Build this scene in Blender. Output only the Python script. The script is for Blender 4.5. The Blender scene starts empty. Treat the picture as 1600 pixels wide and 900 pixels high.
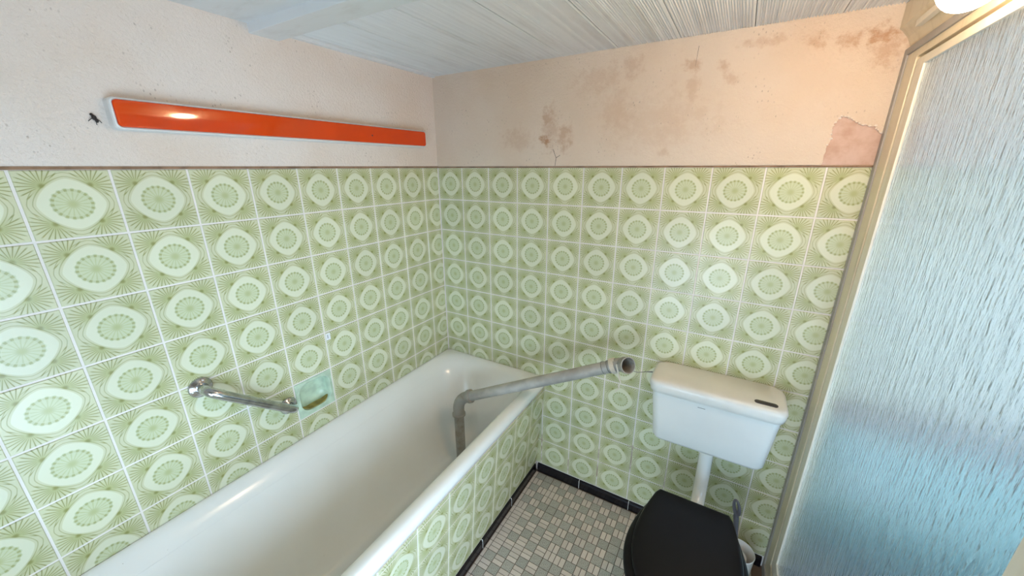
import bpy, bmesh, math, random
from mathutils import Vector, Matrix
from mathutils.geometry import delaunay_2d_cdt

# ------------------------------------------------------------------ camera, light, exposure
SC = bpy.context.scene
COL = SC.collection
SC.view_settings.view_transform = 'Standard'
SC.view_settings.look = 'None'
SC.view_settings.gamma = 1.0
SC.view_settings.use_curve_mapping = False
SC.view_settings.exposure = 0.0

F_PX, YAW, PITCH, ROLL = 586.0, -0.5325, 0.3122, -0.0028
CAM_POS = Vector((1.2822, -1.468, 1.5517))
cyw, syw, cp, sp = math.cos(YAW), math.sin(YAW), math.cos(PITCH), math.sin(PITCH)
fwd = Vector((syw * cp, cyw * cp, -sp))
rgt = Vector((cyw, -syw, 0))
upv = rgt.cross(fwd)
cr, sr = math.cos(ROLL), math.sin(ROLL)
r2 = rgt * cr + upv * sr
u2 = -rgt * sr + upv * cr
cam_d = bpy.data.cameras.new('camera')
cam_d.sensor_width = 36.0
cam_d.lens = F_PX / 1600.0 * 36.0
cam_d.clip_start = 0.02
cam = bpy.data.objects.new('camera', cam_d)
COL.objects.link(cam)
m3 = Matrix((r2, u2, -fwd)).transposed()
cam.matrix_world = Matrix.Translation(CAM_POS) @ m3.to_4x4()
SC.camera = cam

SKY = (0.57, 0.80, 1.0)
SKY_STRENGTH = 9.4
LAMP_STRENGTH = 148.0
LAMP_COL = (1.0, 0.74, 0.47)
w = bpy.data.worlds.new('sky')
w.use_nodes = True
SC.world = w
bg = w.node_tree.nodes['Background']
bg.inputs[0].default_value = (*SKY, 1)
bg.inputs[1].default_value = SKY_STRENGTH

# low window behind the camera and the hall window: portals guide the sky light in
WIN = dict(x0=0.65, x1=1.50, z0=0.10, z1=1.00, y=-2.25)
SIDEWIN = dict(y0=-2.12, y1=-1.14, z0=0.08, z1=1.25)
HALLWIN = dict(x0=1.78, x1=2.70, z0=0.4, z1=1.5, y=-1.03)
def portal(name, q):
    d = bpy.data.lights.new(name, 'AREA')
    d.shape = 'RECTANGLE'
    d.size, d.size_y = q['x1'] - q['x0'], q['z1'] - q['z0']
    d.cycles.is_portal = True
    o = bpy.data.objects.new(name, d)
    COL.objects.link(o)
    o.location = ((q['x0'] + q['x1']) / 2, q['y'] - 0.1, (q['z0'] + q['z1']) / 2)
    o.rotation_euler = (math.radians(90), 0, 0)
portal('window_front_offscreen', WIN)
_d = bpy.data.lights.new('window_right_offscreen', 'AREA'); _d.shape = 'RECTANGLE'; _d.cycles.is_portal = True
_d.size, _d.size_y = SIDEWIN['z1'] - SIDEWIN['z0'], SIDEWIN['y1'] - SIDEWIN['y0']
_o = bpy.data.objects.new('window_right_offscreen', _d); COL.objects.link(_o)
_o.location = (1.72, (SIDEWIN['y0'] + SIDEWIN['y1']) / 2, (SIDEWIN['z0'] + SIDEWIN['z1']) / 2)
_o.rotation_euler = (0, math.radians(90), 0)
portal('window_hall_offscreen', HALLWIN)

ROOM_X, CEIL, FRONT = 1.605, 1.94, -2.25
T = 0.15

# ------------------------------------------------------------------ node helper
class NT:
    def __init__(s, name):
        s.mat = bpy.data.materials.new(name)
        s.mat.use_nodes = True
        s.nt = s.mat.node_tree
        s.b = s.nt.nodes['Principled BSDF']
        s.out = s.nt.nodes['Material Output']
    def put(s, sock, v):
        if isinstance(v, V): s.nt.links.new(v.o, sock)
        elif hasattr(v, 'is_output'): s.nt.links.new(v, sock)
        elif isinstance(v, (tuple, list)):
            sock.default_value = (*v, 1) if (len(v) == 3 and sock.type == 'RGBA') else v
        else: sock.default_value = v
    def math(s, op, a, b=None, c=None, clamp=False):
        n = s.nt.nodes.new('ShaderNodeMath'); n.operation = op; n.use_clamp = clamp
        s.put(n.inputs[0], a)
        if b is not None: s.put(n.inputs[1], b)
        if c is not None: s.put(n.inputs[2], c)
        return V(s, n.outputs[0])
    def mix(s, f, a, b, mode='MIX'):
        n = s.nt.nodes.new('ShaderNodeMix'); n.data_type = 'RGBA'; n.blend_type = mode
        s.put(n.inputs[0], f); s.put(n.inputs[6], a); s.put(n.inputs[7], b)
        return V(s, n.outputs[2])
    def sstep(s, x, a, b, lo=0.0, hi=1.0):
        n = s.nt.nodes.new('ShaderNodeMapRange'); n.interpolation_type = 'SMOOTHSTEP'
        s.put(n.inputs[0], x); n.inputs[1].default_value = a; n.inputs[2].default_value = b
        n.inputs[3].default_value = lo; n.inputs[4].default_value = hi
        return V(s, n.outputs[0])
    def noise(s, vec, scale, detail=3, rough=0.5, out=0):
        n = s.nt.nodes.new('ShaderNodeTexNoise')
        n.inputs['Scale'].default_value = scale; n.inputs['Detail'].default_value = detail
        n.inputs['Roughness'].default_value = rough
        if vec is not None: s.put(n.inputs['Vector'], vec)
        return V(s, n.outputs[out])
    def voro(s, vec, scale, out='Distance'):
        n = s.nt.nodes.new('ShaderNodeTexVoronoi'); n.inputs['Scale'].default_value = scale
        if vec is not None: s.put(n.inputs['Vector'], vec)
        return V(s, n.outputs[out])
    def coord(s, kind='Object'):
        return V(s, s.nt.nodes.new('ShaderNodeTexCoord').outputs[kind])
    def sep(s, v):
        n = s.nt.nodes.new('ShaderNodeSeparateXYZ'); s.put(n.inputs[0], v)
        return [V(s, n.outputs[i]) for i in range(3)]
    def comb(s, x, y, z):
        n = s.nt.nodes.new('ShaderNodeCombineXYZ')
        for i, v in enumerate((x, y, z)): s.put(n.inputs[i], v)
        return V(s, n.outputs[0])
    def scale(s, v, k):
        n = s.nt.nodes.new('ShaderNodeVectorMath'); n.operation = 'MULTIPLY'
        s.put(n.inputs[0], v); n.inputs[1].default_value = k
        return V(s, n.outputs[0])
    def rand(s):
        return V(s, s.nt.nodes.new('ShaderNodeObjectInfo').outputs['Random'])
    def bump(s, h, strength=0.3, dist=0.002, normal=None):
        n = s.nt.nodes.new('ShaderNodeBump')
        n.inputs['Strength'].default_value = strength; n.inputs['Distance'].default_value = dist
        s.put(n.inputs['Height'], h)
        if normal is not None: s.put(n.inputs['Normal'], normal)
        return V(s, n.outputs[0])
    def set(s, **k):
        names = dict(color='Base Color', rough='Roughness', metal='Metallic', normal='Normal', spec='Specular IOR Level',
                     coat='Coat Weight', trans='Transmission Weight', ior='IOR', emit='Emission Color', estr='Emission Strength')
        for a, v in k.items(): s.put(s.b.inputs[names[a]], v)
        return s.mat
class V:
    def __init__(s, t, o): s.t, s.o = t, o
    def __add__(s, b): return s.t.math('ADD', s, b)
    def __radd__(s, b): return s.t.math('ADD', b, s)
    def __sub__(s, b): return s.t.math('SUBTRACT', s, b)
    def __rsub__(s, b): return s.t.math('SUBTRACT', b, s)
    def __mul__(s, b): return s.t.math('MULTIPLY', s, b)
    def __rmul__(s, b): return s.t.math('MULTIPLY', b, s)
    def __truediv__(s, b): return s.t.math('DIVIDE', s, b)
    def __pow__(s, b): return s.t.math('POWER', s, b)
    def abs(s): return s.t.math('ABSOLUTE', s)
    def sat(s): return s.t.math('ADD', s, 0.0, clamp=True)
    def max(s, b): return s.t.math('MAXIMUM', s, b)
    def min(s, b): return s.t.math('MINIMUM', s, b)

def srgb(r, g, b):
    f = lambda c: (c / 255 / 12.92) if c <= 10 else ((c / 255 + 0.055) / 1.055) ** 2.4
    return (f(r), f(g), f(b))

# ------------------------------------------------------------------ materials
def plain(name, col, rough=0.5, metal=0.0, spec=0.5, bump=None, var=0.0, scale=20):
    t = NT(name)
    c = col
    p = t.coord()
    if var:
        n = t.noise(p, scale, 4)
        c = t.mix(t.sstep(n, 0.35, 0.7), col, tuple(x * (1 - var) for x in col))
    kw = dict(color=c, rough=rough, metal=metal, spec=spec)
    if bump: kw['normal'] = t.bump(t.noise(p, bump[0], 4), bump[1], bump[2])
    return t.set(**kw)

def tile_material():
    t = NT('glazed_patterned_tile')
    u, v, _ = t.sep(t.coord('UV'))
    x = (u * 2.0 - 1.0).abs(); y = (v * 2.0 - 1.0).abs()
    P = 1.55
    s = ((x / 0.82) ** P + (y / 0.84) ** P) ** (1 / P)              # pointed rounded lozenge
    # corner fans
    fx = x - 0.50; fy = y - 0.56
    fr = t.math('SQRT', fx * fx + fy * fy)
    fa = t.math('ARCTAN2', fy, fx)
    wv = t.math('COSINE', fa * 24.0)
    rays = t.sstep(wv, 0.45, 0.85) * t.sstep(fr, 0.06, 0.16) * t.sstep(fr, 0.44, 0.56, 1.0, 0.0) * t.sstep(s, 1.02, 1.08)
    tint = t.sstep(fr, 0.0, 0.52, 1.0, 0.0) * t.sstep(s, 0.90, 0.98)
    core = t.sstep(fr, 0.02, 0.11, 1.0, 0.0) * t.sstep(s, 0.91, 0.97)
    l1 = t.sstep((s - 0.975).abs(), 0.006, 0.02, 1.0, 0.0)
    l2 = t.sstep((s - 1.11).abs(), 0.006, 0.02, 1.0, 0.0) * t.sstep(fr, 0.2, 0.3)
    pale = t.sstep(s, 0.885, 0.905, 1.0, 0.0)
    # medallion: pale petals, fine spokes, a ring of small dots
    cx = u * 2.0 - 1.0; cy = v * 2.0 - 1.0
    r = t.math('SQRT', cx * cx + cy * cy)
    a = t.math('ARCTAN2', cy, cx)
    w18 = t.math('COSINE', a * 18.0)
    scal = r - w18 * 0.018
    med = t.sstep(scal, 0.455, 0.485, 1.0, 0.0)
    spokes = t.sstep(w18, 0.2, 0.8) * t.sstep(r, 0.04, 0.10) * t.sstep(r, 0.34, 0.40, 1.0, 0.0)
    ringz = t.sstep((r - 0.42).abs(), 0.02, 0.055, 1.0, 0.0)
    dots = ringz * t.sstep(w18, -0.3, 0.6, 0.25, 1.0)
    hub = t.sstep(r, 0.03, 0.20, 1.0, 0.0)
    cream, green = (0.74, 0.74, 0.56), (0.48, 0.49, 0.24)
    line, midg = (0.27, 0.27, 0.085), (0.62, 0.65, 0.43)
    c = t.mix(tint, (0.64, 0.63, 0.42), green)
    c = t.mix(rays * 0.8, c, line)
    c = t.mix((l1.max(l2)) * 0.5, c, line)
    c = t.mix(pale, c, cream)
    c = t.mix(core * 0.85, c, line)
    c = t.mix(med, c, midg)
    c = t.mix(spokes * 0.6, c, (0.50, 0.53, 0.28))
    c = t.mix(dots * 0.75, c, (0.34, 0.345, 0.12))
    c = t.mix(hub * 0.7, c, (0.44, 0.46, 0.20))
    nz = t.noise(t.coord(), 9.0, 2)
    c = t.mix(0.25, c, t.mix(nz, (0.90, 0.90, 0.88), (1.0, 1.0, 1.0)), 'MULTIPLY')
    rv = t.rand() * 0.10 + 0.93
    c = t.mix(1.0, c, t.comb(rv, rv, rv), 'MULTIPLY')
    h = rays * 0.8 + (l1.max(l2)) * 0.5 + dots * 0.5 + core * 0.6
    wav = t.noise(t.coord(), 14.0, 2)
    n1 = t.bump(1.0 - h, 0.35, 0.0006)
    n2 = t.bump(wav, 0.25, 0.003, n1)
    return t.set(color=c, rough=0.24, spec=0.45, normal=n2)

def grout_material():
    t = NT('pale_grout')
    p = t.coord()
    x, y, z = t.sep(p)
    n = t.noise(p, 22.0, 4)
    rust = blotches(t, x, z, n, [(0.575, 0.18, 0.05, 0.16, 1.0), (0.745, 0.12, 0.04, 0.12, 0.8), (0.895, 0.16, 0.04, 0.14, 1.0), (1.045, 0.28, 0.05, 0.10, 0.9), (1.20, 0.22, 0.05, 0.08, 0.6)])
    c = t.mix(rust * 0.75, (0.82, 0.76, 0.72), (0.26, 0.13, 0.06))
    return t.set(color=c, rough=0.85)

def blotches(t, X, Z, n, spots):
    """brown damp stains with a shape of their own: (x, z, rx, rz, strength)"""
    tot = None
    for (sx, sz, rx, rz, k) in spots:
        dx = (X - sx) / rx; dz = (Z - sz) / rz
        d = t.math('SQRT', dx * dx + dz * dz) * 0.8 + (n - 0.42) * 2.6
        f = t.sstep(d, 0.25, 1.0, k, 0.0)
        tot = f if tot is None else tot.max(f)
    return tot

def wallpaper_material(name, base, spots, axis):
    t = NT(name)
    p = t.coord()
    x, y, z = t.sep(p)
    X = x if axis == 'x' else y
    n = t.noise(p, 34.0, 7, 0.68)
    big = t.noise(p, 3.0, 3)
    c = t.mix(t.sstep(big, 0.35, 0.7), base, tuple(b * k for b, k in zip(base, (0.95, 0.90, 0.85))))
    if spots:
        st = blotches(t, X, z, n, spots)
        c = t.mix(st * 0.85, c, (0.42, 0.19, 0.08))
    # grey mould freckles close to the tiles and small specks
    vd = t.voro(t.scale(p, (1.0, 1.0, 0.6)), 95.0)
    vn = t.noise(p, 9.0, 3)
    sp_ = t.sstep(vd, 0.10, 0.22, 1.0, 0.0) * t.sstep(vn, 0.50, 0.66)
    c = t.mix(sp_ * 0.55, c, (0.34, 0.25, 0.20))
    chip = t.noise(p, 120.0, 3, 0.6)
    wood = t.noise(p, 320.0, 2, 0.5)
    nrm = t.bump(chip, 0.7, 0.0045)
    nrm = t.bump(wood, 0.5, 0.0025, nrm)
    return t.set(color=c, rough=0.9, spec=0.2, normal=nrm)

def speckle(name, base, dark, amt):
    t = NT(name)
    p = t.coord()
    n = t.noise(p, 260.0, 3, 0.7)
    c = t.mix(t.sstep(n, 0.42, 0.62) * amt, base, dark)
    rv = t.rand() * 0.16 + 0.90
    c = t.mix(1.0, c, t.comb(rv, rv, rv), 'MULTIPLY')
    return t.set(color=c, rough=0.42)

def wood_paint(name, base, dirt=(0.30, 0.20, 0.09), amt=0.45, rough=0.42, stretch=(6, 1.2, 1.2)):
    t = NT(name)
    p = t.coord()
    n = t.noise(t.scale(p, stretch), 5.0, 5, 0.6)
    c = t.mix(t.sstep(n, 0.48, 0.75) * amt, base, dirt)
    return t.set(color=c, rough=rough, normal=t.bump(n, 0.15, 0.002))

def wavy_glass():
    t = NT('obscured_rain_glass')
    p = t.coord()
    n0 = t.noise(t.scale(p, (1, 22.0, 5.0)), 3.0, 3, 0.55)
    n1 = t.noise(t.scale(p, (1, 60.0, 22.0)), 3.0, 2, 0.5)
    nrm = t.bump(n0, 0.6, 0.0034)
    nrm = t.bump(n1, 0.3, 0.001, nrm)
    return t.set(color=(0.95, 0.98, 0.99), rough=0.22, trans=1.0, ior=1.45, normal=nrm)

def clear_pane():
    t = NT('clear_window_glass')
    tr = t.nt.nodes.new('ShaderNodeBsdfTransparent'); gl = t.nt.nodes.new('ShaderNodeBsdfGlossy')
    gl.inputs['Roughness'].default_value = 0.02
    fr = t.nt.nodes.new('ShaderNodeFresnel'); fr.inputs[0].default_value = 1.3
    mx = t.nt.nodes.new('ShaderNodeMixShader')
    t.nt.links.new(fr.outputs[0], mx.inputs[0]); t.nt.links.new(tr.outputs[0], mx.inputs[1]); t.nt.links.new(gl.outputs[0], mx.inputs[2])
    t.nt.links.new(mx.outputs[0], t.out.inputs[0])
    return t.mat

def enamel():
    t = NT('white_bath_enamel')
    p = t.coord()
    n = t.noise(p, 4.0, 4)
    v = t.voro(p, 26.0)
    specks = t.sstep(v, 0.015, 0.035, 1.0, 0.0) * t.sstep(t.noise(p, 13.0, 2), 0.56, 0.62)
    c = t.mix(t.sstep(n, 0.4, 0.75) * 0.35, (0.92, 0.91, 0.89), (0.85, 0.82, 0.77))
    c = t.mix(specks * 0.8, c, (0.25, 0.17, 0.10))
    return t.set(color=c, rough=0.17, spec=0.5)

def pvc():
    t = NT('dirty_grey_pipe')
    p = t.coord()
    n = t.noise(p, 16.0, 5, 0.65)
    c = t.mix(t.sstep(n, 0.45, 0.72) * 0.7, (0.34, 0.32, 0.29), (0.20, 0.15, 0.10))
    return t.set(color=c, rough=0.5)

def plaster_bare():
    t = NT('bare_pink_plaster')
    p = t.coord()
    n = t.noise(p, 14.0, 4, 0.6)
    m = t.noise(t.scale(p, (3.0, 1, 1)), 9.0, 3, 0.5)
    c = t.mix(t.sstep(n, 0.35, 0.7), (0.64, 0.46, 0.40), (0.50, 0.31, 0.23))
    c = t.mix(t.sstep(m, 0.60, 0.72) * 0.7, c, (0.30, 0.13, 0.06))
    return t.set(color=c, rough=0.75, normal=t.bump(n, 0.2, 0.003))

M = {}
M['tile'] = tile_material()
M['grout'] = grout_material()
M['paper_left'] = wallpaper_material('pink_woodchip_paper', (0.82, 0.71, 0.645), None, 'y')
M['paper_back'] = wallpaper_material('stained_woodchip_paper', (0.735, 0.605, 0.50),
    [(0.587, 1.735, 0.035, 0.05, 0.55), (0.578, 1.652, 0.035, 0.035, 0.95), (0.655, 1.665, 0.05, 0.07, 0.5), (0.60, 1.69, 0.06, 0.10, 0.35),
     (1.087, 1.855, 0.035, 0.03, 0.5), (1.10, 1.79, 0.03, 0.05, 0.3), (1.18, 1.845, 0.025, 0.02, 0.45), (0.90, 1.876, 0.05, 0.05, 0.3),
     (1.40, 1.885, 0.03, 0.03, 0.5), (1.478, 1.872, 0.04, 0.028, 0.65), (1.54, 1.875, 0.05, 0.035, 0.85), (1.56, 1.84, 0.06, 0.05, 0.5), (1.28, 1.90, 0.10, 0.02, 0.35),
     (1.21, 1.81, 0.03, 0.025, 0.35), (0.86, 1.74, 0.10, 0.10, 0.22), (1.0, 1.70, 0.25, 0.12, 0.16), (0.78, 1.85, 0.12, 0.07, 0.22), (0.45, 1.66, 0.10, 0.06, 0.25), (1.03, 1.60, 0.03, 0.02, 0.3)], 'x')
M['bare'] = plaster_bare()
M['ceiling'] = wood_paint('white_painted_striated_wood', (0.78, 0.76, 0.75), (0.56, 0.51, 0.47), 0.35, 0.6, (5, 0.8, 1))
M['ceiling_white'] = wood_paint('white_painted_wood', (0.76, 0.75, 0.75), (0.55, 0.50, 0.46), 0.3, 0.55, (2, 5, 1))
M['cream'] = wood_paint('cream_painted_wood', (0.72, 0.62, 0.46), (0.36, 0.25, 0.12), 0.40, 0.35, (5, 5, 0.7))
M['cream2'] = wood_paint('pale_cream_painted_wood', (0.78, 0.71, 0.60), (0.48, 0.36, 0.22), 0.30, 0.35, (5, 5, 0.7))
M['greytrim'] = wood_paint('grey_painted_wood', (0.36, 0.33, 0.31), (0.20, 0.15, 0.11), 0.5, 0.5, (5, 5, 0.7))
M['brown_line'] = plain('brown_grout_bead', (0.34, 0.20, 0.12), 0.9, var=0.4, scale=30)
M['black'] = plain('black_glazed_skirting', (0.009, 0.007, 0.010), 0.2, spec=0.3)
M['mos_grey'] = speckle('speckled_grey_mosaic', (0.56, 0.53, 0.48), (0.26, 0.24, 0.21), 0.8)
M['mos_pale'] = speckle('pale_mosaic', (0.76, 0.66, 0.60), (0.60, 0.52, 0.46), 0.45)
M['mos_grout'] = plain('brown_floor_grout', (0.15, 0.10, 0.07), 0.9, var=0.4, scale=9)
M['enamel'] = enamel()
M['pvc'] = pvc()
M['pvc_light'] = plain('grey_pipe', (0.47, 0.44, 0.40), 0.42, var=0.3, scale=14)
M['cistern'] = plain('white_cistern_plastic', (0.80, 0.79, 0.77), 0.28, var=0.04, scale=8)
M['cistern_lid'] = plain('off_white_cistern_lid', (0.80, 0.77, 0.73), 0.3, var=0.06, scale=10)
M['button'] = plain('dark_grey_button', (0.045, 0.036, 0.036), 0.4)
M['ceramic'] = plain('white_ceramic', (0.82, 0.80, 0.78), 0.12)
M['lid_black'] = plain('black_plastic', (0.009, 0.008, 0.010), 0.3, spec=0.16, bump=(60, 0.04, 0.001))
M['joint'] = plain('white_joint', (0.80, 0.78, 0.78), 0.8)
M['chrome'] = plain('worn_chrome', (0.62, 0.62, 0.64), 0.14, metal=1.0, var=0.35, scale=30)
M['orange'] = plain('orange_acrylic', (0.74, 0.060, 0.003), 0.06, var=0.12, scale=5)
M['white_plastic'] = plain('white_plastic', (0.74, 0.72, 0.70), 0.4)
M['mint'] = plain('mint_green_ceramic', (0.60, 0.74, 0.57), 0.12, var=0.22, scale=28)
M['olive_brown'] = plain('olive_crescent', (0.42, 0.33, 0.08), 0.6, var=0.4, scale=60)
M['brush_grey'] = plain('grey_plastic', (0.13, 0.13, 0.17), 0.4)
M['string'] = plain('white_string', (0.72, 0.64, 0.54), 0.9)
M['wire'] = plain('dull_wire', (0.20, 0.19, 0.18), 0.4, metal=0.8)
M['insect'] = plain('dark_insect', (0.02, 0.012, 0.010), 0.6)
M['hall_wall'] = plain('pale_lilac_paint', (0.80, 0.78, 0.74), 0.8, var=0.10, scale=3)
M['hall_cyan'] = plain('aqua_blue_panel', (0.50, 0.75, 0.76), 0.5, var=0.25, scale=4)
M['hall_mauve'] = plain('mauve_grey_ledge', (0.36, 0.33, 0.44), 0.6, var=0.5, scale=12)
M['hall_teal'] = plain('teal_skirting', (0.10, 0.34, 0.42), 0.5, var=0.4, scale=10)
M['hall_floor'] = plain('grey_hall_floor', (0.42, 0.42, 0.46), 0.6, var=0.3, scale=5)
M['rain_glass'] = wavy_glass()
M['pane'] = clear_pane()
M['room_paint'] = plain('off_white_paint', (0.74, 0.68, 0.63), 0.9)
M['sticker'] = plain('white_sticker', (0.85, 0.84, 0.86), 0.5)
M['crack'] = plain('dark_crack', (0.05, 0.035, 0.03), 0.9)
t_ = NT('glowing_opal_glass')
t_.set(color=(1, 1, 1), emit=LAMP_COL, estr=LAMP_STRENGTH)
M['opal'] = t_.mat

# ------------------------------------------------------------------ geometry helpers
def mesh_obj(name, verts, faces, mat, parent=None, smooth=False, uvs=None, mats=None, fm=None):
    me = bpy.data.meshes.new(name)
    me.from_pydata([tuple(v) for v in verts], [], faces)
    for m_ in (mats or [mat]): me.materials.append(m_)
    if fm:
        for p_, i in zip(me.polygons, fm): p_.material_index = i
    if uvs is not None:
        L = me.uv_layers.new(name='UVMap')
        for lp in me.loops: L.data[lp.index].uv = uvs[lp.vertex_index]
    bm = bmesh.new(); bm.from_mesh(me)
    bmesh.ops.recalc_face_normals(bm, faces=bm.faces)
    bm.to_mesh(me); bm.free()
    if smooth:
        for p_ in me.polygons: p_.use_smooth = True
    o = bpy.data.objects.new(name, me)
    COL.objects.link(o)
    if parent is not None: o.parent = parent
    return o

def auto_smooth(o, ang=40):
    me = o.data
    bm = bmesh.new(); bm.from_mesh(me)
    for e in bm.edges:
        e.smooth = not (len(e.link_faces) == 2 and e.calc_face_angle(0) > math.radians(ang))
    for f in bm.faces: f.smooth = True
    bm.to_mesh(me); bm.free()
    return o

def boxes_obj(name, boxes, mat, parent=None, bevel=0.0):
    bm = bmesh.new()
    for (x0, x1, y0, y1, z0, z1) in boxes:
        r = bmesh.ops.create_cube(bm, size=1.0)
        for v in r['verts']:
            v.co = Vector(((x0 + x1) / 2 + v.co.x * (x1 - x0), (y0 + y1) / 2 + v.co.y * (y1 - y0), (z0 + z1) / 2 + v.co.z * (z1 - z0)))
    if bevel:
        bmesh.ops.bevel(bm, geom=list(bm.edges), offset=bevel, segments=2, affect='EDGES', profile=0.7)
    me = bpy.data.meshes.new(name); bm.to_mesh(me); bm.free()
    me.materials.append(mat)
    o = bpy.data.objects.new(name, me); COL.objects.link(o)
    if parent is not None: o.parent = parent
    return o

def loft(name, rings, mat, parent=None, cap0=True, cap1=True, ang=40):
    n = len(rings[0]); V_ = [p for r in rings for p in r]; F = []
    for i in range(len(rings) - 1):
        for j in range(n):
            F.append((i * n + j, i * n + (j + 1) % n, (i + 1) * n + (j + 1) % n, (i + 1) * n + j))
    if cap0: F.append(tuple(range(n))[::-1])
    if cap1: F.append(tuple(range((len(rings) - 1) * n, len(rings) * n)))
    return auto_smooth(mesh_obj(name, V_, F, mat, parent), ang)

def rrect(x0, x1, y0, y1, r, k=6):
    """rounded rectangle as 4*(k+1) points in order"""
    r = max(min(r, (x1 - x0) / 2 - 1e-4, (y1 - y0) / 2 - 1e-4), 1e-4)
    pts = []
    for cx_, cy_, a0 in ((x1 - r, y1 - r, 0), (x0 + r, y1 - r, 90), (x0 + r, y0 + r, 180), (x1 - r, y0 + r, 270)):
        for i in range(k + 1):
            a_ = math.radians(a0 + 90 * i / k)
            pts.append((cx_ + r * math.cos(a_), cy_ + r * math.sin(a_)))
    return pts

def ring_z(pts, z): return [(x, y, z) for x, y in pts]

def sweep(name, path, radii, mat, parent=None, n=16, caps=True, ang=50):
    path = [Vector(p) for p in path]
    if not isinstance(radii, (list, tuple)): radii = [radii] * len(path)
    rings = []; nrm = None
    for i, p in enumerate(path):
        tan = (path[min(i + 1, len(path) - 1)] - path[max(i - 1, 0)]).normalized()
        if nrm is None:
            nrm = tan.orthogonal().normalized()
        nrm = (nrm - tan * nrm.dot(tan)).normalized()
        bi = tan.cross(nrm)
        rings.append([tuple(p + (nrm * math.cos(2 * math.pi * j / n) + bi * math.sin(2 * math.pi * j / n)) * radii[i]) for j in range(n)])
    return loft(name, rings, mat, parent, caps, caps, ang)

def bez(p0, p1, p2, n=8):
    p0, p1, p2 = Vector(p0), Vector(p1), Vector(p2)
    return [p0 * (1 - q) ** 2 + p1 * 2 * q * (1 - q) + p2 * q * q for q in [i / n for i in range(n + 1)]]

def lathe(name, prof, mat, parent=None, n=32, axis='z', centre=(0, 0, 0), ang=40):
    """prof = [(radius, height)]"""
    c = Vector(centre); rings = []
    for r, h in prof:
        ring = []
        for j in range(n):
            a_ = 2 * math.pi * j / n
            if axis == 'z': q = Vector((r * math.cos(a_), r * math.sin(a_), h))
            else: q = Vector((h, r * math.cos(a_), r * math.sin(a_)))
            ring.append(tuple(c + q))
        rings.append(ring)
    return loft(name, rings, mat, parent, True, True, ang)

def empty(name, loc, label=None, cat=None, group=None):
    o = bpy.data.objects.new(name, None); COL.objects.link(o)
    o.location = loc; o.empty_display_size = 0.05
    return tag(o, label, cat, group)

def tag(o, label=None, cat=None, group=None):
    if label: o['label'] = label
    if cat: o['category'] = cat
    if group: o['group'] = group
    return o

def struct(o, label=None, cat=None):
    o['kind'] = 'structure'
    return tag(o, label, cat)

def rebase(e):
    """shift child meshes written in world coordinates under an empty placed elsewhere"""
    def fix(par, off):
        for ch in [c for c in COL.objects if c.parent is par]:
            if ch.type == 'MESH' and not ch.get('local'):
                ch.location = -off
            for g in [c for c in COL.objects if c.parent is ch]:
                pass
    fix(e, Vector(e.location))

# ------------------------------------------------------------------ room shell
wall_back = struct(boxes_obj('wall_back', [(-0.08, 1.70, 0.0022, 0.08, -0.06, 2.02)], M['grout']), 'tiled back wall behind the toilet with stained wallpaper above', 'wall')
wall_left = struct(boxes_obj('wall_left', [(-0.08, -0.0022, FRONT, 0.0022, -0.06, 2.02)], M['grout']), 'tiled wall along the bathtub with pink wallpaper above', 'wall')
floor = struct(boxes_obj('floor', [(-0.08, 1.70, FRONT, 0.0022, -0.06, -0.0015)], M['mos_grout']), 'small mosaic tiled floor with brown grout', 'floor')
ceiling = struct(boxes_obj('ceiling', [(-0.08, 1.70, FRONT, 0.0022, CEIL + 0.012, CEIL + 0.08)], M['ceiling_white']), 'white painted ceiling of striated wooden boards', 'ceiling')
# wall behind the camera with the low window
W = WIN
wall_front = struct(boxes_obj('wall_front', [(-0.08, W['x0'], FRONT - 0.1, FRONT, -0.06, 2.02), (W['x1'], 1.72, FRONT - 0.1, FRONT, -0.06, 2.02),
    (W['x0'], W['x1'], FRONT - 0.1, FRONT, W['z1'], 2.02), (W['x0'], W['x1'], FRONT - 0.1, FRONT, -0.06, W['z0'])], M['room_paint']), 'plain wall with the low window', 'wall')
window_1 = struct(boxes_obj('window_1', [(W['x0'], W['x0'] + 0.03, FRONT - 0.08, FRONT - 0.04, W['z0'], W['z1']), (W['x1'] - 0.03, W['x1'], FRONT - 0.08, FRONT - 0.04, W['z0'], W['z1']),
    (W['x0'] + 0.03, W['x1'] - 0.03, FRONT - 0.08, FRONT - 0.04, W['z0'], W['z0'] + 0.03), (W['x0'] + 0.03, W['x1'] - 0.03, FRONT - 0.08, FRONT - 0.04, W['z1'] - 0.03, W['z1']),
    ], M['ceiling_white']), 'low white framed window in the plain wall', 'window')
boxes_obj('window_pane', [(W['x0'] + 0.03, W['x1'] - 0.03, FRONT - 0.062, FRONT - 0.058, W['z0'] + 0.03, W['z1'] - 0.03)], M['pane'], window_1)
# right wall past the glazed door
DOOR_NEAR = -1.02
S_ = SIDEWIN
wall_right = struct(boxes_obj('wall_right', [(ROOM_X, 1.70, FRONT, S_['y0'], -0.06, 2.02), (ROOM_X, 1.70, S_['y1'], DOOR_NEAR, -0.06, 2.02),
    (ROOM_X, 1.70, S_['y0'], S_['y1'], S_['z1'], 2.02), (ROOM_X, 1.70, S_['y0'], S_['y1'], -0.06, S_['z0']), (1.625, 1.70, DOOR_NEAR, 0.0022, 1.83, 2.02)], M['room_paint']), 'wall around the glazed door', 'wall')

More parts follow.
